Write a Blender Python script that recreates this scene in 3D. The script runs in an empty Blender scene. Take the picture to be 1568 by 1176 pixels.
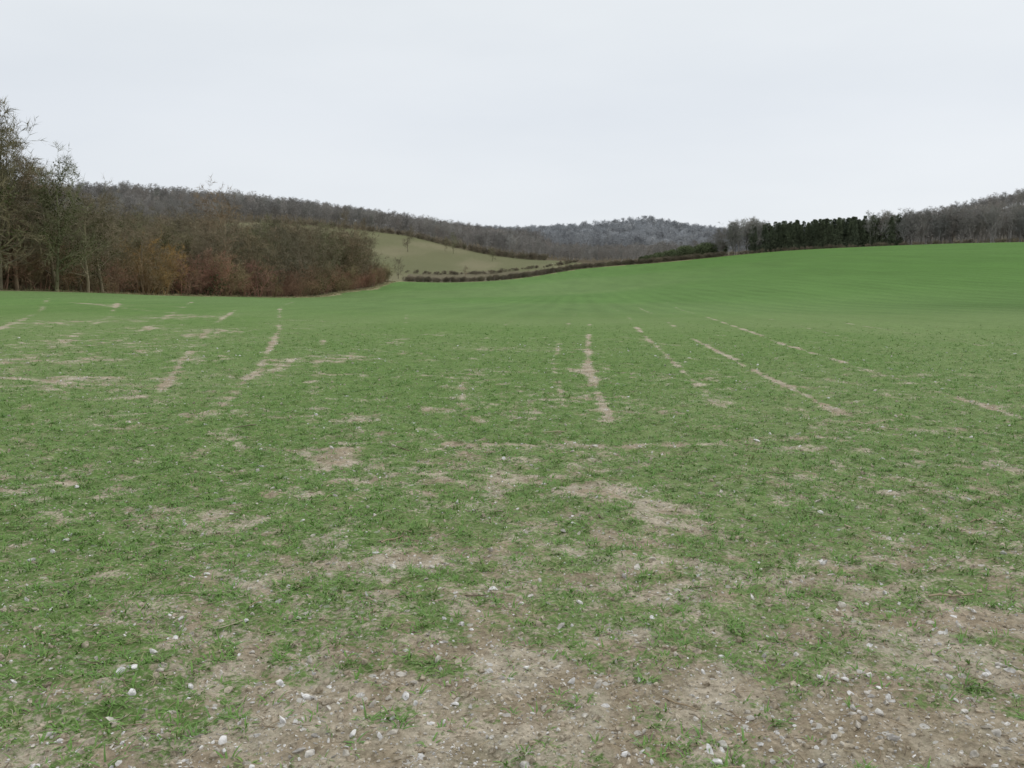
import bpy, math, random
import numpy as np
from mathutils import Vector
random.seed(7); np.random.seed(7)
scene=bpy.context.scene
R=np.random.RandomState(11)

# ---------------------------------------------------------------- noise
def _h(ix,iy,s):
    n=(ix.astype(np.int64)*374761393+iy.astype(np.int64)*668265263+s*1274126177)&0xffffffff
    n=((n^(n>>13))*1274126177)&0xffffffff
    n=n^(n>>16)
    return (n&0xffff)/65535.0
def vn(x,y,s=0):
    xi=np.floor(x);yi=np.floor(y);fx=x-xi;fy=y-yi
    fx=fx*fx*(3-2*fx);fy=fy*fy*(3-2*fy)
    a=_h(xi,yi,s);b=_h(xi+1,yi,s);c=_h(xi,yi+1,s);d=_h(xi+1,yi+1,s)
    return (a*(1-fx)+b*fx)*(1-fy)+(c*(1-fx)+d*fx)*fy
def fbm(x,y,s=0,o=4):
    t=0;a=.5;w=0
    for i in range(o):
        c_,s_=math.cos(.6+i*1.1),math.sin(.6+i*1.1)
        X=(x*c_-y*s_)*2**i;Y=(x*s_+y*c_)*2**i
        t=t+a*vn(X+17.3*i,Y-9.1*i,s+i);w+=a;a*=.5
    return t/w
def ss(a,b,x):
    t=np.clip((x-a)/(b-a),0,1);return t*t*(3-2*t)

# ---------------------------------------------------------------- terrain
CP=np.array([
(0,0,0),(10,0,0),(-10,0,0),(0,-40,0),(0,15,0),(-12,18,.05),(12,18,-.05),(0,32,-.35),(-20,32,.05),(17,32,-.25),
(0,60,-1.2),(0,100,-2.3),(0,150,-3.2),(0,200,-3.6),(0,250,-3.3),(0,305,-2.6),
(31,60,-.7),(52,100,.7),(78,150,3.2),(105,200,5.8),(131,250,8.2),(152,290,9.3),(175,270,9.2),(200,200,9.5),(120,100,4.5),
(18,60,-1.1),(30,100,-.9),(46,150,.8),(61,200,2.9),(79,260,5.5),(97,320,7.3),(130,310,8.7),
(16,100,-1.9),(25,150,-1.9),(32,200,-1.5),(41,260,.6),(51,325,2.9),(25,325,.9),
(-12,100,-2.5),(-18,150,-3.4),(-24,200,-3.9),(-36,300,-3.2),
(-25,60,-.4),(-40,70,-.2),(-39,110,-1.9),(-33,150,-3.4),(-37,220,-3.7),(-38,280,-2.8),(-34,60,-.1),(-60,60,.3),(-50,30,.3),(-60,0,.5),
(-70,110,-1.5),(-70,200,-1),(-100,300,3),
(-295,600,46),(-219,620,43),(-176,680,43),(-128,740,39),(-90,820,34),(-55,900,31),(-124,480,24),(-62,520,19.6),(-22,480,10),(19,400,3.9),
(-38,330,-2.3),(0,330,-2.0),(-66,390,7),(-39,400,4.5),(-220,400,14),(-300,450,22),(-200,200,4),
(40,500,5),(20,600,9),(0,800,21),(60,700,13),(120,900,22),(102,1200,45),(172,1200,58),(200,1210,55),(242,1200,42),(330,1200,36),(450,1200,40),(0,1200,40),
(80,420,6),(150,400,8.5),(110,600,9),(200,420,9),(180,330,9.5),(250,450,14),(220,560,14),(300,600,29),(343,600,42),(420,620,54),(500,650,58),(350,480,30),(300,300,13),
(200,800,14),(400,900,35),(-400,800,50),(-600,1500,50),(0,1700,40),(600,1500,50),(1200,1000,50),(-1200,1000,50),(0,2600,40),
(0,-500,0),(-600,0,15),(600,0,15),(-1500,-1500,5),(1500,-1500,5),(2500,2500,50),(-2500,2500,50)],dtype=float)
def _phi(r2): return np.sqrt(r2+22.0**2)
_A=_phi(((CP[:,None,:2]-CP[None,:,:2])**2).sum(-1))
n=len(CP)
_M=np.zeros((n+1,n+1));_M[:n,:n]=_A;_M[n,:n]=1;_M[:n,n]=1
_W=np.linalg.solve(_M,np.concatenate([CP[:,2],[0]]))
def hbase(x,y):
    x=np.asarray(x,float).ravel();y=np.asarray(y,float).ravel();out=np.empty_like(x)
    for i in range(0,len(x),40000):
        xs=x[i:i+40000,None];ys=y[i:i+40000,None]
        out[i:i+40000]=_phi((xs-CP[:,0])**2+(ys-CP[:,1])**2)@_W[:n]+_W[n]
    return out
def hgt(x,y):
    x=np.asarray(x,float).ravel();y=np.asarray(y,float).ravel()
    r=np.hypot(x,y)
    z=hbase(x,y)
    k=1-ss(12,40,r)
    z=z+k*(.035*(fbm(x*2.2,y*2.2,3,3)-.5)+.045*(fbm(x*11,y*11,5,3)-.5))
    z=z+ss(15,60,r)*(1-ss(250,300,r))*.12*(fbm(x*.12,y*.12,8,3)-.5)
    return z

EDGE_Y=[-200,0,55,70,110,150,200,270,300];EDGE_X=[-60,-55,-45,-40,-39,-34.5,-36,-37.5,-38]
HX=[-60,-38,0,23,47,78,106,141,160,230,500];HY=[300,300,310,326,330,330,320,300,282,230,100]
def wedge(y): return np.interp(y,EDGE_Y,EDGE_X)
def hline(x): return np.interp(x,HX,HY)
def inpoly(x,y,P):
    c=np.zeros(x.shape,bool);j=len(P)-1
    for i in range(len(P)):
        xi,yi=P[i];xj,yj=P[j]
        c^=((yi>y)!=(yj>y))&(x<(xj-xi)*(y-yi)/((yj-yi)+1e-9)+xi);j=i
    return c
MEADOW=[(-70,304),(-38,303),(0,313),(24,331),(30,380),(19,425),(-22,488),(-62,528),(-100,515),(-150,480),(-170,400),(-100,330)]

# wheel lines / bare patches (world metres): polyline, half width, strength
TR=[([(1.0,9),(1.2,14),(1.9,22),(3.5,40),(7,80),(10,120)],.045,.42),
    ([(.6,10),(.7,15),(1.3,23),(2.8,40),(6,80)],.04,.25),
    ([(2.4,9.5),(2.6,13),(3.3,22),(5.2,40),(8.8,80),(12,120)],.045,.45),
    ([(3.6,9.5),(3.8,14),(4.4,22),(6.6,40),(11,80),(16,120)],.045,.5),
    ([(5.4,8.5),(5.6,14),(6.0,20),(8.6,40),(14,80),(20,120)],.05,.5),
    ([(7.2,8.5),(7.5,14),(8.2,22),(11.5,44),(17,80)],.045,.32),
    ([(9.5,9),(9.8,16),(11,28),(16,60),(23,100)],.05,.38),
    ([(12.5,12),(13.5,20),(17,38),(24,70)],.055,.3),
    ([(-.6,10),(-.7,14),(-.6,22),(.4,40),(3,80)],.04,.25),
    ([(-3.3,10),(-4.0,14),(-6.3,24),(-12,46),(-17,70)],.05,.42),
    ([(-2.4,10),(-2.9,13),(-5,24),(-10,46),(-15,70)],.045,.3),
    ([(-4.4,11),(-5.6,15),(-8.5,25),(-14,46),(-20,70)],.045,.3),
    ([(-5.2,9),(-7.4,15.5),(-11.4,29),(-18,50),(-26,75)],.055,.42),
    ([(-6.6,11),(-9.3,18),(-13.6,30),(-22,50),(-30,72)],.06,.42),
    ([(-8.5,12.5),(-12,20),(-17,32),(-26,50)],.07,.38),
    ([(-1.6,12),(-2.2,18),(-3.6,30),(-7,60)],.045,.3),
    ([(-.6,7.8),(.6,7.75),(1.7,7.8),(2.9,7.5),(3.9,6.7),(5.5,5.6)],.05,.42),
    ([(-9,13.2),(-6.5,12.2),(-3.6,11.0),(-1,10.2)],.06,.33),
    ([(-30,52),(-18,40),(-12,33)],.22,.3)]
BP=[(.75,6.2,.35,.2,1.0),(1.05,5.6,.18,.3,.95),(.1,6.6,.35,.2,.6),(-1.5,7.3,.18,.5,.7),(-.3,7.7,.3,.1,.6),(-1.2,6.6,.3,.1,.5),
    (1.9,3.7,.8,.16,.5),(.6,3.15,1.0,.2,.5),(2.2,3.25,.8,.22,.6),(-.5,2.75,1.3,.2,.5),(1.5,2.8,1.2,.25,.7),(-1.4,3.3,.4,.1,.4),(-.6,4.6,.4,.08,.5),(-1.7,4.5,.3,.08,.4),
    (-5.2,15.5,.35,.9,.6),(-3.8,14,.22,1.3,.65),(-7.5,22,.6,1.8,.7),(-9.5,19,.7,.8,.6),(-2.9,15.3,.22,1.2,.6),(-2.6,20,.35,1.4,.6),(-11.5,32,1.3,3,.6),(-2,23,.8,.8,.4),(-13,26,1.4,2,.6),
    (-6,12.5,.8,.25,.5),(-8.5,15,1.,.4,.5),(1.0,13,.13,1.6,.5),(-18,42,4,3,.45),(-7,16.5,.35,1.0,.5),(-10,24,.7,2,.5)]
def dseg(x,y,P):
    d=np.full(x.shape,1e9)
    for (ax,ay),(bx,by) in zip(P[:-1],P[1:]):
        vx,vy=bx-ax,by-ay;t=np.clip(((x-ax)*vx+(y-ay)*vy)/(vx*vx+vy*vy),0,1)
        d=np.minimum(d,np.hypot(x-ax-t*vx,y-ay-t*vy))
    return d
def bare(x,y):
    """0 = full crop, 1 = naked soil"""
    r=np.hypot(x,y)
    wx=x+.5*(fbm(x*1.1,y*1.1,15,2)-.5);wy=y+.5*(fbm(x*1.1+40,y*1.1,16,2)-.5)
    n1=fbm(wx*.9+3,wy*1.2,21,4); n2=fbm(wx*5,wy*6,31,3); n4=fbm(wx*14,wy*14,35,2)
    base=np.interp(r,[0,2.7,3.3,4.2,5.5,8,14,25,45,80],[.72,.57,.48,.42,.39,.35,.30,.22,.11,.04])
    base=base+.08*ss(-2,-9,x)*ss(8,14,r)*(1-ss(40,60,r)) - .07*ss(4,14,x)*ss(6,20,y)
    b=base+.48*(n1-.5)*(1-ss(25,90,r)*.8)+.75*(n2-.5)*(1-ss(20,50,r)*.8)+.5*(n4-.5)*(1-ss(8,16,r))
    tx=x+.12*(wx-x);ty=y+.12*(wy-y)
    for P,w,a in TR:
        d=dseg(tx,ty,P)
        g=fbm(x*.5+w*50,y*.22+a*31,41,3);g2=fbm(x*1.6+a*13,y*.9,46,2)
        ww=w*(1+r*.028)*(.6+.8*g2)
        b=b+a*np.exp(-(d/ww)**2)*(.25+.75*ss(.38,.60,g))*(.3+1.4*g2)*(1-ss(60,140,r)*.7)
    for cx,cy,rx,ry,a in BP:
        q=((wx-cx)/rx)**2+((wy-cy)/ry)**2
        b=b+a*.45*np.exp(-q)*(.3+1.4*n2)
    return np.clip(b,0,1)

# polar ground mesh
ang=np.concatenate([np.linspace(-45,45,760),np.linspace(45,315,100)[1:-1]])
ang=np.radians(ang)
rad=np.concatenate([np.geomspace(.4,1.5,15)[:-1],np.geomspace(1.5,120,640)[:-1],np.geomspace(120,3600,230)])
na,nr=len(ang),len(rad)
RR,AA=np.meshgrid(rad,ang,indexing='ij')
gx=(RR*np.sin(AA)).ravel();gy=(RR*np.cos(AA)).ravel();gz=hgt(gx,gy)
gx=np.append(gx,0);gy=np.append(gy,0);gz=np.append(gz,hgt([0],[0])[0])
i=np.arange(nr-1)[:,None];j=np.arange(na)[None,:];j2=(j+1)%na
quads=np.stack([i*na+j,i*na+j2,(i+1)*na+j2,(i+1)*na+j],-1).reshape(-1,4)[:,::-1]
tri=np.stack([np.full(na,nr*na),(np.arange(na)+1)%na,np.arange(na)],-1)[:,::-1]
def mesh_np(name,co,q=None,t=None,smooth=False):
    me=bpy.data.meshes.new(name);me.vertices.add(len(co));me.vertices.foreach_set('co',np.asarray(co,np.float32).ravel())
    nq=0 if q is None else len(q);nt=0 if t is None else len(t)
    li=[];st=[]
    if nq: li.append(np.asarray(q).ravel());st.append(np.arange(nq)*4)
    if nt: li.append(np.asarray(t).ravel());st.append(nq*4+np.arange(nt)*3)
    li=np.concatenate(li).astype(np.int32);st=np.concatenate(st).astype(np.int32)
    me.loops.add(len(li));me.loops.foreach_set('vertex_index',li)
    me.polygons.add(nq+nt);me.polygons.foreach_set('loop_start',st)
    me.update(calc_edges=True);me.validate()
    me.polygons.foreach_set('use_smooth',np.full(len(me.polygons),smooth))
    return me
me=mesh_np('field_ground',np.stack([gx,gy,gz],-1),quads,tri,True)

# ground colours
x,y=gx,gy;r=np.hypot(x,y)
B=bare(x,y)
def C(*c): return np.array(c)[None,:]
def mix(a,b,t): t=t[:,None];return a*(1-t)+b*t
nA=fbm(x*.02,y*.02,51,3);nB=fbm(x*.3,y*.15,61,3);nC=fbm(x*6,y*6,71,3)
soil=mix(C(.38,.315,.23),C(.52,.46,.365),ss(.3,.7,nC))
greenN=mix(C(.160,.250,.080),C(.20,.275,.108),ss(.3,.7,nB))
greenF=mix(C(.130,.238,.070),C(.155,.250,.088),ss(.35,.65,nA))
right=ss(10,70,x)*ss(20,90,y)
greenF=mix(greenF,C(.095,.205,.043),right*.85)
swale=np.exp(-((y-42-.1*x)/16)**2)*ss(14,30,x)
greenF=greenF*(1-.25*swale[:,None])
ln=.5+.5*np.sin((x-.075*y)*2*math.pi/1.9+1.2*fbm(x*.05,y*.02,79,2))
greenF=greenF*(1+.09*(ln-.5)[:,None]*(1-ss(90,200,r))[:,None]+.22*(fbm(x*.25,y*.05,77,3)-.5)[:,None]+.16*(fbm(x*.9,y*.12,78,2)-.5)[:,None])
green=mix(greenN,greenF,ss(14,60,r))
thr=ss(.25,.90,B)
cov=(1-thr)*np.interp(r,[0,3,6,12,25,60],[.55,.66,.80,.90,.96,1.0])
wood=mix(C(.10,.085,.058),C(.16,.13,.085),nB)
mea=mix(C(.18,.183,.10),C(.235,.22,.135),ss(.3,.7,fbm(x*.05,y*.02,91,4)))
mea=mix(mea,C(.17,.145,.105),(inpoly(x,y,[(-36,316),(0,322),(12,350),(-10,362),(-40,345)])*.7))
mea=mix(mea,C(.16,.17,.09),ss(.52,.6,fbm(x*.02,y*.01,95,2))*.6)
verge=mix(C(.40,.355,.22),C(.25,.255,.125),nB)
dE=x-wedge(y);dH=hline(x)-y
isfield=((dE>0)|(y<-200))&(dH>0)
haze=ss(500,1200,y);other=mix(wood,C(.22,.225,.23),haze)  # distance haze painted in: ground colour fades to blue-grey with y
inm=inpoly(x,y,MEADOW)&~isfield
other=np.where(inm[:,None],mea,other)
ven=fbm(x*.4,y*.1,99,2)*2.0
vm=isfield&(((dE<1.0+ven*1.3+2.5*ss(110,60,y))&(y>30)&(y<300))|(dH<1.4+ven*.6))
other=np.where(vm[:,None],verge,other)
crop=isfield&~vm
colA=np.where(crop[:,None],soil,other);colB=np.where(crop[:,None],green,other)
for nm,cc in(('Soil',colA),('Crop',colB)):
    cla=np.ones((len(x),4),np.float32);cla[:,:3]=np.clip(cc,0,1)
    a=me.color_attributes.new(nm,'FLOAT_COLOR','POINT');a.data.foreach_set('color',cla.ravel())
a=me.attributes.new('cov','FLOAT','POINT');a.data.foreach_set('value',cov.astype(np.float32))
a=me.attributes.new('bare','FLOAT','POINT');a.data.foreach_set('value',((.3+.7*thr)*crop*(1-ss(14,45,r))).astype(np.float32))
ground=bpy.data.objects.new('field_ground',me);scene.collection.objects.link(ground)

# ---------------------------------------------------------------- material helpers
def newmat(name):
    m=bpy.data.materials.new(name);m.use_nodes=True;nt=m.node_tree
    b=nt.nodes['Principled BSDF'];b.inputs['Roughness'].default_value=.9
    b.inputs['Specular IOR Level'].default_value=.15
    return m,nt,b
def ramp(nt,stops):
    r=nt.nodes.new('ShaderNodeValToRGB');e=r.color_ramp.elements
    while len(e)<len(stops): e.new(.5)
    for k,(p,c) in enumerate(stops): e[k].position=p;e[k].color=(*c,1)
    return r
m,nt,b=newmat('crop_field_soil');N=nt.nodes.new;L=nt.links.new
def attr(nm):
    a=N('ShaderNodeAttribute');a.attribute_name=nm;return a
aS,aC,aV,ab=attr('Soil'),attr('Crop'),attr('cov'),attr('bare')
tc=N('ShaderNodeNewGeometry')
def noise(sc,de,ro):
    q=N('ShaderNodeTexNoise');q.inputs['Scale'].default_value=sc;q.inputs['Detail'].default_value=de;q.inputs['Roughness'].default_value=ro;L(tc.outputs['Position'],q.inputs['Vector']);return q
n1=noise(34,6,.78);n2=noise(3.2,6,.72);n3=noise(42,4,.7)
def math_(op,a,b_,c=None):
    q=N('ShaderNodeMath');q.operation=op
    for k,v in enumerate((a,b_,c)):
        if v is None: continue
        if isinstance(v,(int,float)): q.inputs[k].default_value=v
        else: L(v,q.inputs[k])
    return q
mr=N('ShaderNodeMapRange');mr.inputs['From Min'].default_value=.30;mr.inputs['From Max'].default_value=.70;L(n3.outputs['Fac'],mr.inputs['Value'])
sub=math_('SUBTRACT',aV.outputs['Fac'],mr.outputs[0])
m2=N('ShaderNodeMapRange');m2.inputs['From Min'].default_value=-.22;m2.inputs['From Max'].default_value=.22;L(sub.outputs[0],m2.inputs['Value'])
x0=N('ShaderNodeMix');x0.data_type='RGBA';L(m2.outputs[0],x0.inputs[0]);L(aS.outputs['Color'],x0.inputs[6]);L(aC.outputs['Color'],x0.inputs[7])
r1=ramp(nt,[(.3,(.50,.485,.45)),(.7,(1.42,1.42,1.42))]);L(n1.outputs['Fac'],r1.inputs[0])
r2=ramp(nt,[(.33,(.84,.87,.84)),(.67,(1.16,1.13,1.14))]);L(n2.outputs['Fac'],r2.inputs[0])
x1=N('ShaderNodeMix');x1.data_type='RGBA';x1.blend_type='MULTIPLY';x1.inputs[0].default_value=1
L(x0.outputs[2],x1.inputs[6]);L(r1.outputs[0],x1.inputs[7])
x2=N('ShaderNodeMix');x2.data_type='RGBA';x2.blend_type='MULTIPLY';x2.inputs[0].default_value=1
L(x1.outputs[2],x2.inputs[6]);L(r2.outputs[0],x2.inputs[7])
prev=x2.outputs[2]
for vs,th,amt in((13,.26,.8),(34,.30,.7)):
    vo=N('ShaderNodeTexVoronoi');vo.inputs['Scale'].default_value=vs;L(tc.outputs['Position'],vo.inputs['Vector'])
    sp=N('ShaderNodeSeparateColor');L(vo.outputs['Color'],sp.inputs[0])
    rsz=math_('MULTIPLY',sp.outputs[1],th)
    lt=math_('LESS_THAN',vo.outputs['Distance'],rsz.outputs[0])
    gt=math_('GREATER_THAN',sp.outputs[0],.5)
    mu=math_('MULTIPLY',lt.outputs[0],gt.outputs[0])
    ba=math_('MULTIPLY',ab.outputs['Fac'],amt)
    mu2=math_('MULTIPLY',mu.outputs[0],ba.outputs[0])
    x3=N('ShaderNodeMix');x3.data_type='RGBA';L(mu2.outputs[0],x3.inputs[0]);L(prev,x3.inputs[6]);x3.inputs[7].default_value=(.66,.64,.60,1)
    prev=x3.outputs[2]
L(prev,b.inputs['Base Color'])
bp=N('ShaderNodeBump');bp.inputs['Strength'].default_value=.8;bp.inputs['Distance'].default_value=.02
L(n1.outputs['Fac'],bp.inputs['Height']);L(bp.outputs[0],b.inputs['Normal'])
b.inputs['Roughness'].default_value=1;b.inputs['Specular IOR Level'].default_value=.05
me.materials.append(m)

def randmat(name,stops,noise=0,rough=.9):
    m,nt,b=newmat(name)
    oi=nt.nodes.new('ShaderNodeObjectInfo');rp=ramp(nt,stops)
    nt.links.new(oi.outputs['Random'],rp.inputs[0]);out=rp.outputs[0]
    if noise:
        g=nt.nodes.new('ShaderNodeNewGeometry');no=nt.nodes.new('ShaderNodeTexNoise');no.inputs['Scale'].default_value=noise;no.inputs['Detail'].default_value=4
        nt.links.new(g.outputs['Position'],no.inputs['Vector'])
        rr=ramp(nt,[(.3,(.55,.55,.55)),(.7,(1.4,1.4,1.4))]);nt.links.new(no.outputs['Fac'],rr.inputs[0])
        mx=nt.nodes.new('ShaderNodeMix');mx.data_type='RGBA';mx.blend_type='MULTIPLY';mx.inputs[0].default_value=1
        nt.links.new(out,mx.inputs[6]);nt.links.new(rr.outputs[0],mx.inputs[7]);out=mx.outputs[2]
    nt.links.new(out,b.inputs['Base Color']);b.inputs['Roughness'].default_value=rough
    return m
bark=randmat('winter_bark',[(0,(.20,.175,.12)),(.25,(.27,.225,.155)),(.5,(.21,.21,.12)),(.75,(.28,.21,.14)),(1,(.185,.17,.12))],.6)
barkS=randmat('shrub_twigs',[(0,(.26,.19,.12)),(.25,(.35,.19,.14)),(.5,(.28,.25,.13)),(.75,(.33,.19,.145)),(1,(.22,.19,.11))],.4)
willow=randmat('willow_twigs',[(0,(.40,.26,.10)),(1,(.34,.22,.10))],1.)
ivy=randmat('ivy_leaves',[(0,(.085,.095,.045)),(1,(.125,.125,.06))],2)
barkHazeM=randmat('hill_wood_hazed_bark',[(0,(.28,.27,.255)),(.35,(.32,.30,.28)),(.6,(.275,.275,.26)),(.85,(.33,.295,.265)),(1,(.25,.255,.225))],.05)  # bark paled and greyed, mid-distance haze mixed into the colour
barkHazeF=randmat('far_wood_hazed_bark',[(0,(.36,.375,.395)),(.4,(.39,.40,.415)),(.7,(.37,.385,.405)),(1,(.40,.405,.41))],.03)  # blue-grey is painted haze on the farthest trees, not bark colour
conif=randmat('hazed_conifer_needles',[(0,(.125,.15,.095)),(.5,(.155,.18,.11)),(1,(.115,.14,.095))],.4)  # needle greens lightened with painted haze
hedgeG=randmat('evergreen_hedge_leaves',[(0,(.115,.145,.075)),(1,(.14,.17,.085))],.4)
hedgeB=randmat('hedge_twigs',[(0,(.19,.165,.12)),(.5,(.24,.20,.145)),(1,(.18,.17,.11))],.3)
blade=randmat('wheat_blades',[(0,(.15,.285,.065)),(.4,(.19,.33,.085)),(.75,(.16,.29,.085)),(.93,(.23,.33,.10)),(1,(.36,.34,.19))],0,.6)
drygr=randmat('dry_grass',[(0,(.42,.37,.23)),(.5,(.34,.31,.17)),(1,(.22,.24,.11))],.5)
flint=randmat('flint_stone',[(0,(.62,.60,.57)),(.3,(.76,.74,.72)),(.5,(.52,.48,.42)),(.7,(.44,.40,.34)),(.85,(.66,.62,.55)),(1,(.32,.30,.28))],45,.75)
clod=randmat('soil_clod',[(0,(.38,.315,.235)),(.5,(.49,.43,.335)),(1,(.32,.265,.195))],60,1)
straw=randmat('straw',[(0,(.48,.41,.28)),(.6,(.35,.27,.18)),(.8,(.18,.14,.10)),(1,(.54,.48,.35))],0,.8)
wood_m=randmat('weathered_wood',[(0,(.2,.18,.15)),(1,(.26,.23,.19))],8)

# ---------------------------------------------------------------- builders
class MB:
    def __init__(s): s.v=[];s.q=[];s.t=[];s.tm=[];s.pts=[]
    def tube(s,P,Rd,k):
        base=len(s.v)
        for a,(p,rd) in enumerate(zip(P,Rd)):
            d=(P[min(a+1,len(P)-1)]-P[max(a-1,0)]).normalized()
            u=d.cross(Vector((.31,.95,.05)));u=u.normalized() if u.length>.01 else Vector((1,0,0));w=d.cross(u)
            for c in range(k):
                th=2*math.pi*c/k;s.v.append(p+(u*math.cos(th)+w*math.sin(th))*rd)
        for a in range(len(P)-1):
            for c in range(k):
                s.q.append((base+a*k+c,base+a*k+(c+1)%k,base+(a+1)*k+(c+1)%k,base+(a+1)*k+c))
    def tri3(s,a,b,c,mi=0):
        k=len(s.v);s.v+= [a,b,c];s.t.append((k,k+1,k+2));s.tm.append(mi)
    def build(s,name,mats,smooth=True):
        me=mesh_np(name,[tuple(v) for v in s.v],s.q or None,s.t or None,smooth)
        for mm in mats: me.materials.append(mm)
        if any(s.tm):
            me.polygons.foreach_set('material_index',np.array([0]*len(s.q)+s.tm,np.int32))
        return me
rv=lambda k=1.:Vector((random.gauss(0,k),random.gauss(0,k),random.gauss(0,k)))
def perp(d):
    v=rv().cross(d);return v.normalized() if v.length>1e-4 else Vector((1,0,0))
def bare_tree(seed,H=12,spread=5,tr=.22,cn=(10,6,5),tw=7,tww=.025,twl=.6,start=.25,stems=1,ivyn=0,mats=None,lean=0,name='tree',droop=0):
    random.seed(seed);mb=MB()
    def br(p,d,Ln,rd,lev):
        nseg=(7,5,4,3)[lev];P=[p];D=[d]
        for _ in range(nseg):
            d=(d+rv((.07,.16,.2,.22)[lev])+Vector((0,0,(.06,.10,.05,.0)[lev]-droop*(lev>1)))).normalized();p=p+d*(Ln/nseg);P.append(p);D.append(d)
        Rd=[max(rd*(1-.8*a/nseg),.006) for a in range(nseg+1)]
        mb.tube(P,Rd,(7,5,3,3)[lev])
        if lev<2:
            for a in range(len(P)-1): mb.pts.append((P[a],P[a+1],Rd[a]))
        if lev==3 or lev==2:
            for _ in range(tw if lev==3 else tw//2):
                t=random.uniform(.15,1)*nseg;a=min(int(t),nseg-1);q=P[a].lerp(P[a+1],t-a)
                dd=(D[a]+perp(D[a])*random.uniform(.5,1.3)+Vector((0,0,.15-droop))).normalized()
                ll=twl*random.uniform(.5,1.3);s=perp(dd)*tww*.5
                e=q+dd*ll+rv(.04)
                mb.tri3(q-s,q+s,e)
            if lev==3:return
        if lev>=3:return
        for c in range(cn[lev]):
            t0=start if lev==0 else .2
            t=t0+(1-t0)*((c+random.random())/cn[lev]);tt=t*nseg;a=min(int(tt),nseg-1);q=P[a].lerp(P[a+1],tt-a)
            A=math.radians(random.uniform(32,68) if lev else random.uniform(38,75)*(1.1-.5*t))
            dd=D[a]*math.cos(A)+perp(D[a])*math.sin(A)
            if lev==0: L2=spread*random.uniform(.7,1.15)*math.sqrt(max(.3,1-(abs(t-.55)/.62)**2))
            else: L2=Ln*random.uniform(.4,.62)*(1.15-.4*t)
            br(q,dd,L2,Rd[a]*random.uniform(.4,.6),lev+1)
    if stems==1:
        br(Vector((0,0,-.3)),Vector((lean,0,1)).normalized(),H*.82,tr,0)
    else:
        for sI in range(stems):
            th=random.uniform(0,6.28);rr=random.uniform(0,spread*.35)
            d=Vector((math.cos(th)*random.uniform(.05,.6),math.sin(th)*random.uniform(.05,.6),1)).normalized()
            br(Vector((math.cos(th)*rr,math.sin(th)*rr,-.2)),d,H*random.uniform(.6,.95),tr,1)
    for _ in range(ivyn):
        p0,p1,rr=random.choice(mb.pts)
        q=p0.lerp(p1,random.random())+rv(.25+rr)
        if q.z>H*.8 and random.random()<.5: continue
        s1=rv().normalized()*random.uniform(.08,.17);s2=perp(s1)*random.uniform(.08,.17)
        mb.tri3(q,q+s1,q+s2,1);mb.tri3(q+s1,q+s1+s2,q+s2,1)
    return mb.build(name,mats or [bark,ivy])
def conifer(seed,H,wd,mats,name):
    random.seed(seed);mb=MB()
    mb.tube([Vector((0,0,0)),Vector((0,0,H*.5)),Vector((0,0,H))],[.18,.1,.02],6)
    z=.6
    while z<H-.2:
        f=1-z/H;Lr=wd*(f**.6)*random.uniform(.75,1.2)+.15
        for k in range(random.randint(6,9)):
            th=random.uniform(0,6.28);LL=Lr*random.uniform(.7,1.15);d=Vector((math.cos(th),math.sin(th),.15-.35*random.random()))
            for s in range(16):
                t=random.uniform(.15,1);q=Vector((0,0,z))+d*LL*t+Vector((0,0,-.2*t*t*LL))
                dd=(d+rv(.5)+Vector((0,0,-.2))).normalized();w=perp(dd)*random.uniform(.06,.12);mb.tri3(q-w,q+w,q+dd*random.uniform(.25,.6))
        z+=random.uniform(.25,.42)
    return mb.build(name,mats)
def collect(name,meshes):
    c=bpy.data.collections.new(name)
    for k,me in enumerate(meshes): c.objects.link(bpy.data.objects.new('%s_%03d'%(name,k),me))
    return c
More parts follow.
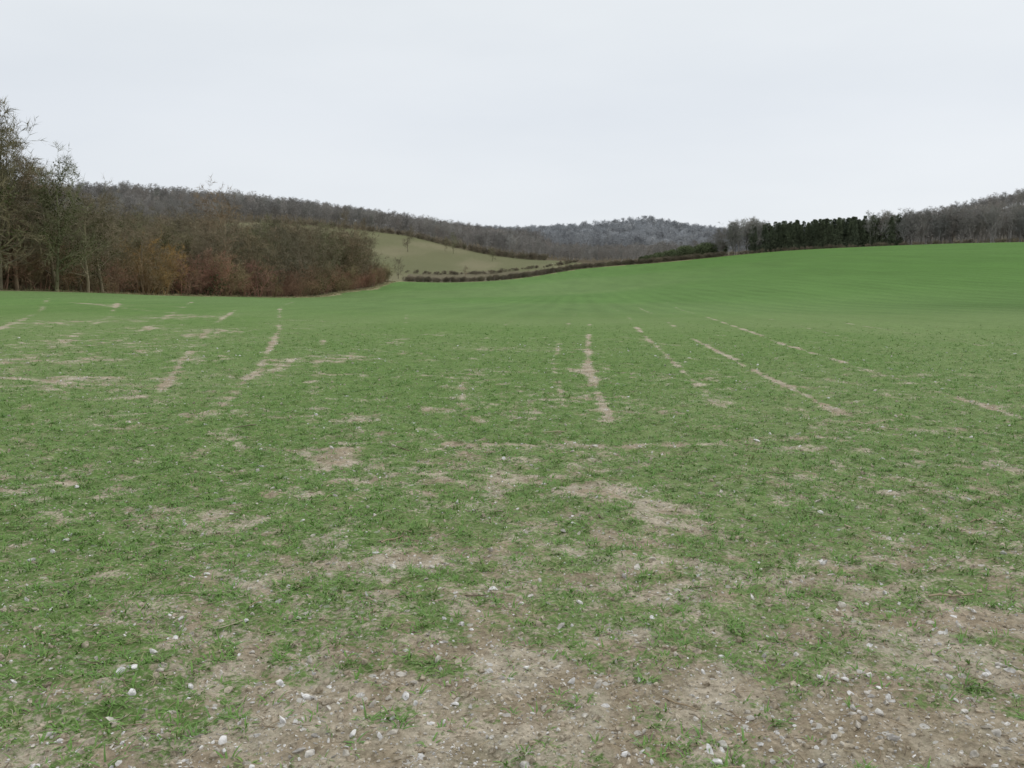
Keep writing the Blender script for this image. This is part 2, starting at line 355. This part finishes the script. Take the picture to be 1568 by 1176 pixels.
def scatter(name,x,y,scl,coll,ntemp,rot=None,z=None,zo=0,sxy=None,idx=None):
    x=np.asarray(x,float);y=np.asarray(y,float);k=len(x)
    z=hgt(x,y)+zo if z is None else z
    me=bpy.data.meshes.new(name);me.vertices.add(k);me.vertices.foreach_set('co',np.stack([x,y,z],-1).astype(np.float32).ravel())
    if rot is None: rot=np.stack([np.zeros(k),np.zeros(k),R.uniform(0,6.28,k)],-1)
    scl=np.asarray(scl,float)
    if scl.ndim==1: scl=np.stack([scl if sxy is None else sxy]*2+[scl],-1)
    me.attributes.new('irot','FLOAT_VECTOR','POINT').data.foreach_set('vector',rot.astype(np.float32).ravel())
    me.attributes.new('iscl','FLOAT_VECTOR','POINT').data.foreach_set('vector',scl.astype(np.float32).ravel())
    if idx is None: idx=R.randint(0,ntemp,k)
    me.attributes.new('iidx','INT','POINT').data.foreach_set('value',np.asarray(idx,np.int32))
    ob=bpy.data.objects.new(name,me);scene.collection.objects.link(ob)
    g=bpy.data.node_groups.new(name+'_gn','GeometryNodeTree')
    g.interface.new_socket('Geometry',in_out='INPUT',socket_type='NodeSocketGeometry');g.interface.new_socket('Geometry',in_out='OUTPUT',socket_type='NodeSocketGeometry')
    gi=g.nodes.new('NodeGroupInput');go=g.nodes.new('NodeGroupOutput');ip=g.nodes.new('GeometryNodeInstanceOnPoints')
    ci=g.nodes.new('GeometryNodeCollectionInfo');ci.inputs['Collection'].default_value=coll;ci.inputs['Separate Children'].default_value=True;ci.inputs['Reset Children'].default_value=True
    def na_(t,nm):
        q=g.nodes.new('GeometryNodeInputNamedAttribute');q.data_type=t;q.inputs['Name'].default_value=nm;return q.outputs['Attribute']
    g.links.new(gi.outputs[0],ip.inputs['Points']);g.links.new(ci.outputs[0],ip.inputs['Instance']);ip.inputs['Pick Instance'].default_value=True
    g.links.new(na_('INT','iidx'),ip.inputs['Instance Index']);g.links.new(na_('FLOAT_VECTOR','irot'),ip.inputs['Rotation']);g.links.new(na_('FLOAT_VECTOR','iscl'),ip.inputs['Scale'])
    g.links.new(ip.outputs[0],go.inputs[0])
    md=ob.modifiers.new('scatter','NODES');md.node_group=g
    return ob

# ---------------------------------------------------------------- tree templates
T_tree=collect('woodtree',[bare_tree(100+k,H=12,spread=4.6,tr=.2,cn=(14,6,5),tw=8,tww=.034,twl=.65,start=.18,ivyn=(2200 if k in(1,4) else 0),name='woodtree%d'%k) for k in range(5)])
T_shrub=collect('woodshrub',[bare_tree(200+k,H=4,spread=2.6,tr=.05,cn=(0,6,5),tw=6,tww=.024,twl=.45,stems=9,mats=[barkS,ivy],ivyn=(300 if k==2 else 0),name='woodshrub%d'%k) for k in range(4)])
T_will=collect('willow',[bare_tree(260,H=5,spread=2.6,tr=.05,cn=(0,6,5),tw=7,tww=.03,twl=.6,stems=11,mats=[willow],name='willow0')])
T_mid=collect('hilltree',[bare_tree(300+k,H=12,spread=5.2,tr=.22,cn=(11,5,3),tw=6,tww=.09,twl=1.0,start=.2,mats=[barkHazeM],name='hilltree%d'%k) for k in range(4)])
T_far=collect('fartree',[bare_tree(340+k,H=12,spread=5.2,tr=.22,cn=(10,5,3),tw=6,tww=.14,twl=1.1,start=.15,mats=[barkHazeF],name='fartree%d'%k) for k in range(3)])
T_con=collect('plantconifer',[conifer(400+k,12,2.6,[conif],'plantconifer%d'%k) for k in range(3)])
T_hed=collect('hedgeshrub',[bare_tree(500+k,H=2,spread=1.3,tr=.03,cn=(0,5,4),tw=5,tww=.03,twl=.3,stems=8,mats=[hedgeB],name='hedgeshrub%d'%k) for k in range(3)])
def leafy(seed,name,mat,n=1800):
    random.seed(seed);mb=MB()
    for _ in range(n):
        d=rv().normalized();rr=random.uniform(.4,1.)**.4
        q=Vector((d.x*1.4*rr,d.y*1.4*rr,1.5+d.z*1.5*rr*random.uniform(.7,1.1)))
        a=rv().normalized()*random.uniform(.1,.22);mb.tri3(q,q+a,q+perp(a)*.18)
    mb.tube([Vector((0,0,-.2)),Vector((0,0,1.5))],[.06,.03],5)
    return mb.build(name,[mat])
T_ev=collect('evergreen',[leafy(520+k,'evergreen%d'%k,hedgeG) for k in range(3)])

def fillp(poly,sp,rs,jit=.45):
    P=np.array(poly);x0,y0=P.min(0);x1,y1=P.max(0)
    X,Y=np.meshgrid(np.arange(x0,x1,sp),np.arange(y0,y1,sp));X=X.ravel()+rs.uniform(-jit,jit,X.size)*sp;Y=Y.ravel()+rs.uniform(-jit,jit,Y.size)*sp
    k=inpoly(X,Y,poly);return X[k],Y[k]
rs=np.random.RandomState(5)
X,Y=fillp([(-41,72),(-41,110),(-37,150),(-38.5,200),(-39.5,262),(-75,275),(-105,200),(-85,60),(-47,60)],4.7,rs)
Hh=np.interp(Y,[55,65,72,80,90,105,122,140,170,220,265],[13,12.8,11.8,10.2,8.4,7.4,9,11,12.3,13.5,11.5])*rs.uniform(.75,1.08,len(X))
Hh=np.where(X<-50,np.minimum(Hh*1.15,13)*rs.uniform(.82,1,len(X)),Hh)
scatter('bare_woodland',X,Y,Hh/12,T_tree,5,sxy=np.clip(Hh/12*1.15,.75,1.15))
Ys=np.arange(54,278,1.05);Xs=wedge(Ys)-rs.uniform(.3,5,len(Ys));Ys=Ys+rs.uniform(-1,1,len(Ys))
hs=rs.uniform(.4,1.4,len(Ys))
scatter('woodland_edge_shrubs',Xs,Ys,hs,T_shrub,4)
scatter('willow_shrubs',[-41.0,-42.3,-43.5,-40.8],[103,106,101,99],np.array([1.1,1.3,1.1,.75]),T_will,1)
def single(name,x,y,s,me,rz=0,sxy=None):
    o=bpy.data.objects.new(name,me);scene.collection.objects.link(o);o.location=(x,y,hgt([x],[y])[0]);sxy=sxy or s;o.scale=(sxy,sxy,s);o.rotation_euler=(0,0,rz);return o
tm=[o.data for o in T_tree.objects]
for (xx,yy,s,kk,rz,sx) in [(-38.8,66,1.1,1,.4,1.),(-41.5,68,1.14,4,2.,1.15),(-43.5,65,1.2,2,.5,1.1),(-40.2,70,1.06,0,5.,1.1),(-40.5,73,1.0,3,2.6,1.05),(-43,76,1.02,1,4.,1.05),(-45,79,1.05,2,1.,1.05),(-36.8,72,.85,4,1.2,.75),(-39,76.5,.84,2,3.3,.9),(-40.5,79.5,.88,0,2.3,.95),(-37.6,79,.74,3,.3,.8),(-38.6,84,.72,1,5.3,.85)]:
    single('ivy_clad_tree' if kk in(1,4) else 'bare_tree',xx,yy,s,tm[kk],rz,sx)
single('bare_tree',-41.5,131,1.25,tm[0],2.2,1.25);single('bare_tree',-38.5,142,.98,tm[2],.7);single('bare_tree',-38,172,1.08,tm[3],4.);single('bare_tree',-38.5,218,1.15,tm[0],1.)
for (xx,yy,s,kk,rz) in [(-50,430,.95,0,0),(-29,445,.85,2,2),(-34,455,.6,2,1),(-9,412,.5,3,3),(-71,440,1.0,2,4),(-88,470,1.0,0,5),(-58,345,.7,0,2),(-41,322,.6,3,1),(-18,340,.35,2,0),(-80,400,.9,3,2.5)]:
    single('meadow_tree',xx,yy,s,tm[kk],rz)
# hill woods
hl=[(-42,512),(-62,536),(-100,522),(-150,488),(-172,400),(-330,400),(-480,600),(-380,720),(-200,760),(-120,830),(-60,960),(20,960),(20,800),(25,560),(15,440),(-20,495)]
X,Y=fillp(hl,8.0,rs);s=rs.uniform(.62,1.0,len(X))*(1+.5*(fbm(X*.02,Y*.02,7,2)-.5))
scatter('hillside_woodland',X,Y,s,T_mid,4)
X,Y=fillp([(28,400),(55,345),(80,345),(75,420),(120,600),(120,720),(25,720),(20,560)],7.5,rs)
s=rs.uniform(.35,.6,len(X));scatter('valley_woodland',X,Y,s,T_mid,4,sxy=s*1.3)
X,Y=fillp([(25,720),(180,720),(420,950),(520,1240),(-60,1240),(-60,960),(20,960)],10.5,rs)
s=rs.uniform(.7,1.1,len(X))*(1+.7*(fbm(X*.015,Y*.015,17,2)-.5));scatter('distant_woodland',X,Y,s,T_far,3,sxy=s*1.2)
X,Y=fillp([(195,440),(260,330),(420,420),(560,560),(560,720),(300,720),(240,600)],8.5,rs)
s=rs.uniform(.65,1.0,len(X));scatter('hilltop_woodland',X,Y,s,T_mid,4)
def along(P,sp,rs,wid):
    out=[]
    for (ax,ay),(bx,by) in zip(P[:-1],P[1:]):
        Ln=math.hypot(bx-ax,by-ay);k=max(1,int(Ln/sp))
        for q in range(k):
            t=(q+rs.rand())/k;out.append((ax+(bx-ax)*t+rs.uniform(-wid,wid),ay+(by-ay)*t+rs.uniform(-wid,wid)))
    o=np.array(out);return o[:,0],o[:,1]
X,Y=along([(94,337),(112,336),(139,323)],.32,rs,5);Y=Y+3
s=rs.uniform(.80,1.0,len(X));scatter('conifer_plantation',X,Y,s,T_con,3)
X,Y=along([(81,338),(94,340)],.55,rs,4);X2,Y2=along([(133,324),(150,312),(163,300),(190,285),(230,262)],.5,rs,5)
s1=1.03-.25*((X-88)/8)**2*.5;s2=rs.uniform(.76,1.06,len(X2))
X=np.append(X,X2);Y=np.append(Y,Y2+6);s=np.append(s1*rs.uniform(.9,1.05,len(s1)),s2)
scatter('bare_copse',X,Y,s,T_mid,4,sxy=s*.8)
X,Y=along([(78,333),(106,324),(141,304),(162,284),(232,234)],.8,rs,1.2);s=rs.uniform(.4,.9,len(X))
scatter('hedgerow',X,Y+1.5,s,T_hed,3)
X,Y=along([(49,338),(62,345),(79,345)],.9,rs,2.5);s=np.interp(X,[49,62,79],[.8,1.5,2.0])*rs.uniform(.8,1.15,len(X));scatter('evergreen_thicket',X,Y,s,T_ev,3)
X,Y=along([(-37,302),(0,312),(23,328),(47,332),(79,332)],.3,rs,1.1);s=rs.uniform(.6,1.15,len(X))
scatter('hedgerow',X,Y+1.2,s,T_hed,3)
X,Y=along([(-40,348),(-10,352),(20,372),(28,400)],.7,rs,2.6);s=rs.uniform(.2,.75,len(X))*(.5+fbm(X*.15,Y*.15,66,2));scatter('hedgerow',X,Y,s,T_hed,3,sxy=s*1.4)
X,Y=along([(-130,478),(-60,524),(-22,484),(17,424)],1.2,rs,1.6);s=rs.uniform(.8,2.0,len(X));scatter('hedgerow',X,Y,s,T_hed,3)
emp=bpy.data.objects.new('post_and_wire_fence',None);scene.collection.objects.link(emp)
mb=MB();tops=[]
for xx in np.arange(-36,24,3.0):
    yy=float(hline(xx))-.2;zz=hgt([xx],[yy])[0]
    mb.tube([Vector((xx,yy,zz-.2)),Vector((xx,yy,zz+1.2)),Vector((xx,yy,zz+1.22))],[.07,.065,.01],6);tops.append(Vector((xx,yy,zz)))
o=bpy.data.objects.new('posts',mb.build('posts',[wood_m]));scene.collection.objects.link(o);o.parent=emp
mb=MB()
for h in(.5,.8,1.1): mb.tube([t+Vector((0,-.07,h)) for t in tops],[.006]*len(tops),4)
o=bpy.data.objects.new('wires',mb.build('wires',[wood_m]));scene.collection.objects.link(o);o.parent=emp

# ---------------------------------------------------------------- grass tufts
def tuft(seed,nb,l0,l1,w,lean,mat,name,segs=4):
    random.seed(seed);mb=MB()
    for _ in range(nb):
        th=random.uniform(0,6.28);d=Vector((math.cos(th),math.sin(th),0));sd=Vector((-d.y,d.x,0))
        Ln=random.uniform(l0,l1);le=random.uniform(.3,1)*lean;p=d*random.uniform(0,.025);prev=None;a=random.uniform(.2,1.0)
        for k in range(segs+1):
            ww=w*(1-(k/segs)**1.6)*.5+.0003
            cur=(p-sd*ww,p+sd*ww)
            if prev:
                b0=len(mb.v);mb.v+=[prev[0],prev[1],cur[1],cur[0]];mb.q.append((b0,b0+1,b0+2,b0+3))
            prev=cur;a+=le*.35;p=p+(d*math.sin(a)+Vector((0,0,math.cos(a))))*(Ln/segs)
    return mb.build(name,[mat])
T_tuf=collect('wheat',[tuft(600+k,5+k%6,.025,.065,.0058,1.8,blade,'wheat%d'%k,3) for k in range(12)])
T_dry=collect('dry',[tuft(650+k,40,.25,.6,.012,1.2,drygr,'dry%d'%k) for k in range(4)])
rr=np.arange(1.6,38,.095)
px,py=[],[]
for q in rr:
    w=.62*q+1.2;k=int(2*w/.017) if q<7 else int(2*w/(.017*(q/7)**2.0))
    t=R.uniform(-w,w,k);px.append(t);py.append(q+.03*t+R.normal(0,.018+.003*q,k)+.06*np.sin(t*.7))
px=np.concatenate(px);py=np.concatenate(py)
rD=np.hypot(px,py);b_=bare(px,py)
pk=(1-ss(.28,.88,b_))*.85+.02
fine=fbm(px*10,py*10,120,2);pk=pk*ss(.18,.55,fine)*1.2*(1-ss(14,34,rD))
k=R.rand(len(px))<pk;px,py,rD=px[k],py[k],rD[k]
sc=R.uniform(.5,1.2,len(px))*(1+ss(8,25,rD)*.25)
rot=np.stack([R.normal(0,.18,len(px)),R.normal(0,.18,len(px)),R.uniform(0,6.28,len(px))],-1)
scatter('wheat_seedlings',px,py,sc,T_tuf,12,rot=rot,zo=-.003)
Yv=np.repeat(np.arange(56,280,.5),4);Xv=wedge(Yv)+R.uniform(-.8,2.0,len(Yv));Yv=Yv+R.uniform(-.3,.3,len(Yv))
Xh=R.uniform(-37,160,1500);Yh=hline(Xh)-R.uniform(-.3,1.6,len(Xh))
Xa=np.append(Xv,Xh);Ya=np.append(Yv,Yh)
scatter('dry_grass_verge',Xa,Ya,R.uniform(.4,1.0,len(Xa)),T_dry,4)

# ---------------------------------------------------------------- stones, clods, straw
import bmesh
def rock(seed,sub,mat,name,rough=.35,flat=.6):
    random.seed(seed);bm=bmesh.new();bmesh.ops.create_icosphere(bm,subdivisions=sub,radius=1)
    cuts=[(rv().normalized(),random.uniform(.35,.8)) for _ in range(10)]
    sx,sy=random.uniform(.7,1.5),random.uniform(.5,1.0)
    for v in bm.verts:
        c=v.co.copy()
        for nrm,d in cuts:
            e=c.dot(nrm)
            if e>d:c-=nrm*(e-d)
        c*=1+random.uniform(-rough,rough)*.25
        v.co=Vector((c.x*sx,c.y*sy,c.z*flat))
    me=bpy.data.meshes.new(name);bm.to_mesh(me);bm.free();me.materials.append(mat)
    return me
T_fl=collect('flint',[rock(700+k,2,flint,'flint%d'%k) for k in range(8)])
T_cl=collect('clod',[rock(730+k,2,clod,'clod%d'%k,.8,.7) for k in range(5)])
def pts(nn,ymin,ymax):
    t=R.rand(nn);yy=ymin*(ymax/ymin)**t;xx=R.uniform(-1,1,nn)*(.62*yy+.5);return xx,yy
xx,yy=pts(36000,1.8,20);bb=bare(xx,yy);k=R.rand(len(xx))<(.30+.70*ss(.4,.8,bb));xx,yy=xx[k],yy[k]
sz=.0042*(1+R.pareto(2.4,len(xx)));sz=np.clip(sz,.0035,.024)*(1+ss(6,20,yy)*.3)
def rr3(k):return np.stack([R.normal(0,.5,k),R.normal(0,.5,k),R.uniform(0,6.28,k)],-1)
scatter('flint_stones',xx,yy,sz,T_fl,8,rot=rr3(len(xx)),zo=.001)
xx,yy=pts(34000,1.8,14);bb=bare(xx,yy);k=R.rand(len(xx))<(.3+.7*ss(.3,.7,bb));xx,yy=xx[k],yy[k]
sz=np.clip(.006*(1+R.pareto(2.6,len(xx))),.005,.026)
scatter('soil_clods',xx,yy,sz,T_cl,5,rot=rr3(len(xx)),zo=-.001)
def stick(seed,name):
    random.seed(seed);mb=MB();P=[Vector((-.5,0,0))];
    for q in range(4):P.append(P[-1]+Vector((.25,random.uniform(-.06,.06),random.uniform(-.02,.03))))
    mb.tube(P,[.02,.024,.02,.018,.012],4);return mb.build(name,[straw])
T_st=collect('straw',[stick(760+k,'straw%d'%k) for k in range(4)])
xx,yy=pts(3200,1.8,10);k=len(xx)
sc=R.uniform(.03,.09,k);big=R.rand(k)<.012;sc[big]=R.uniform(.12,.25,big.sum())
scatter('straw_and_twigs',xx,yy,sc,T_st,4,rot=np.stack([R.normal(0,.1,k),R.normal(0,.12,k),R.uniform(0,6.28,k)],-1),zo=.006)

# ---------------------------------------------------------------- world, sun, camera
w=bpy.data.worlds.new('World');scene.world=w;w.use_nodes=True;nt=w.node_tree;N=nt.nodes.new;L=nt.links.new
bg=nt.nodes['Background'];sky=N('ShaderNodeTexSky');sky.sky_type='NISHITA';sky.sun_disc=False
sky.sun_elevation=math.radians(35);sky.sun_rotation=math.radians(40)
hs_=N('ShaderNodeHueSaturation');hs_.inputs['Saturation'].default_value=.3;L(sky.outputs[0],hs_.inputs['Color'])
tcw=N('ShaderNodeTexCoord');sepx=N('ShaderNodeSeparateXYZ');L(tcw.outputs['Generated'],sepx.inputs[0])
cr=ramp(nt,[(0,(.80,.835,.885)),(.05,(.80,.84,.885)),(.16,(.755,.80,.86)),(.42,(.87,.905,.92)),(1,(.88,.905,.925))]);L(sepx.outputs['Z'],cr.inputs[0])
mp=N('ShaderNodeMapping');mp.inputs['Scale'].default_value=(1,1,4);L(tcw.outputs['Generated'],mp.inputs[0])
cn_=N('ShaderNodeTexNoise');cn_.inputs['Scale'].default_value=1.8;cn_.inputs['Detail'].default_value=4;L(mp.outputs[0],cn_.inputs['Vector'])
c2=ramp(nt,[(.3,(.94,.95,.96)),(.7,(1.05,1.045,1.035))]);L(cn_.outputs['Fac'],c2.inputs[0])
mc=N('ShaderNodeMix');mc.data_type='RGBA';mc.blend_type='MULTIPLY';mc.inputs[0].default_value=1;L(cr.outputs[0],mc.inputs[6]);L(c2.outputs[0],mc.inputs[7])
scv=N('ShaderNodeVectorMath');scv.operation='SCALE';scv.inputs['Scale'].default_value=10;L(mc.outputs[2],scv.inputs[0])
mm_=N('ShaderNodeMix');mm_.data_type='RGBA';mm_.inputs[0].default_value=.94;L(hs_.outputs[0],mm_.inputs[6]);L(scv.outputs[0],mm_.inputs[7])
L(mm_.outputs[2],bg.inputs['Color']);bg.inputs['Strength'].default_value=.1
sd=bpy.data.lights.new('sun','SUN');sd.energy=.8;sd.angle=math.radians(25);sd.color=(1,.97,.92)
so=bpy.data.objects.new('sun',sd);scene.collection.objects.link(so)
az=math.radians(40);el=math.radians(35);dv=Vector((math.sin(az)*math.cos(el),math.cos(az)*math.cos(el),math.sin(el)))
so.rotation_euler=dv.to_track_quat('Z','Y').to_euler()
cd=bpy.data.cameras.new('camera');cd.sensor_width=36;cd.lens=31.2;cd.clip_start=.05;cd.clip_end=8000
co=bpy.data.objects.new('camera',cd);scene.collection.objects.link(co);co.location=(0,0,1.6+float(hbase([0],[0])[0]));co.rotation_euler=(math.radians(90-7.5),0,0)
scene.camera=co
scene.view_settings.view_transform='Standard';scene.view_settings.look='None';scene.view_settings.exposure=0
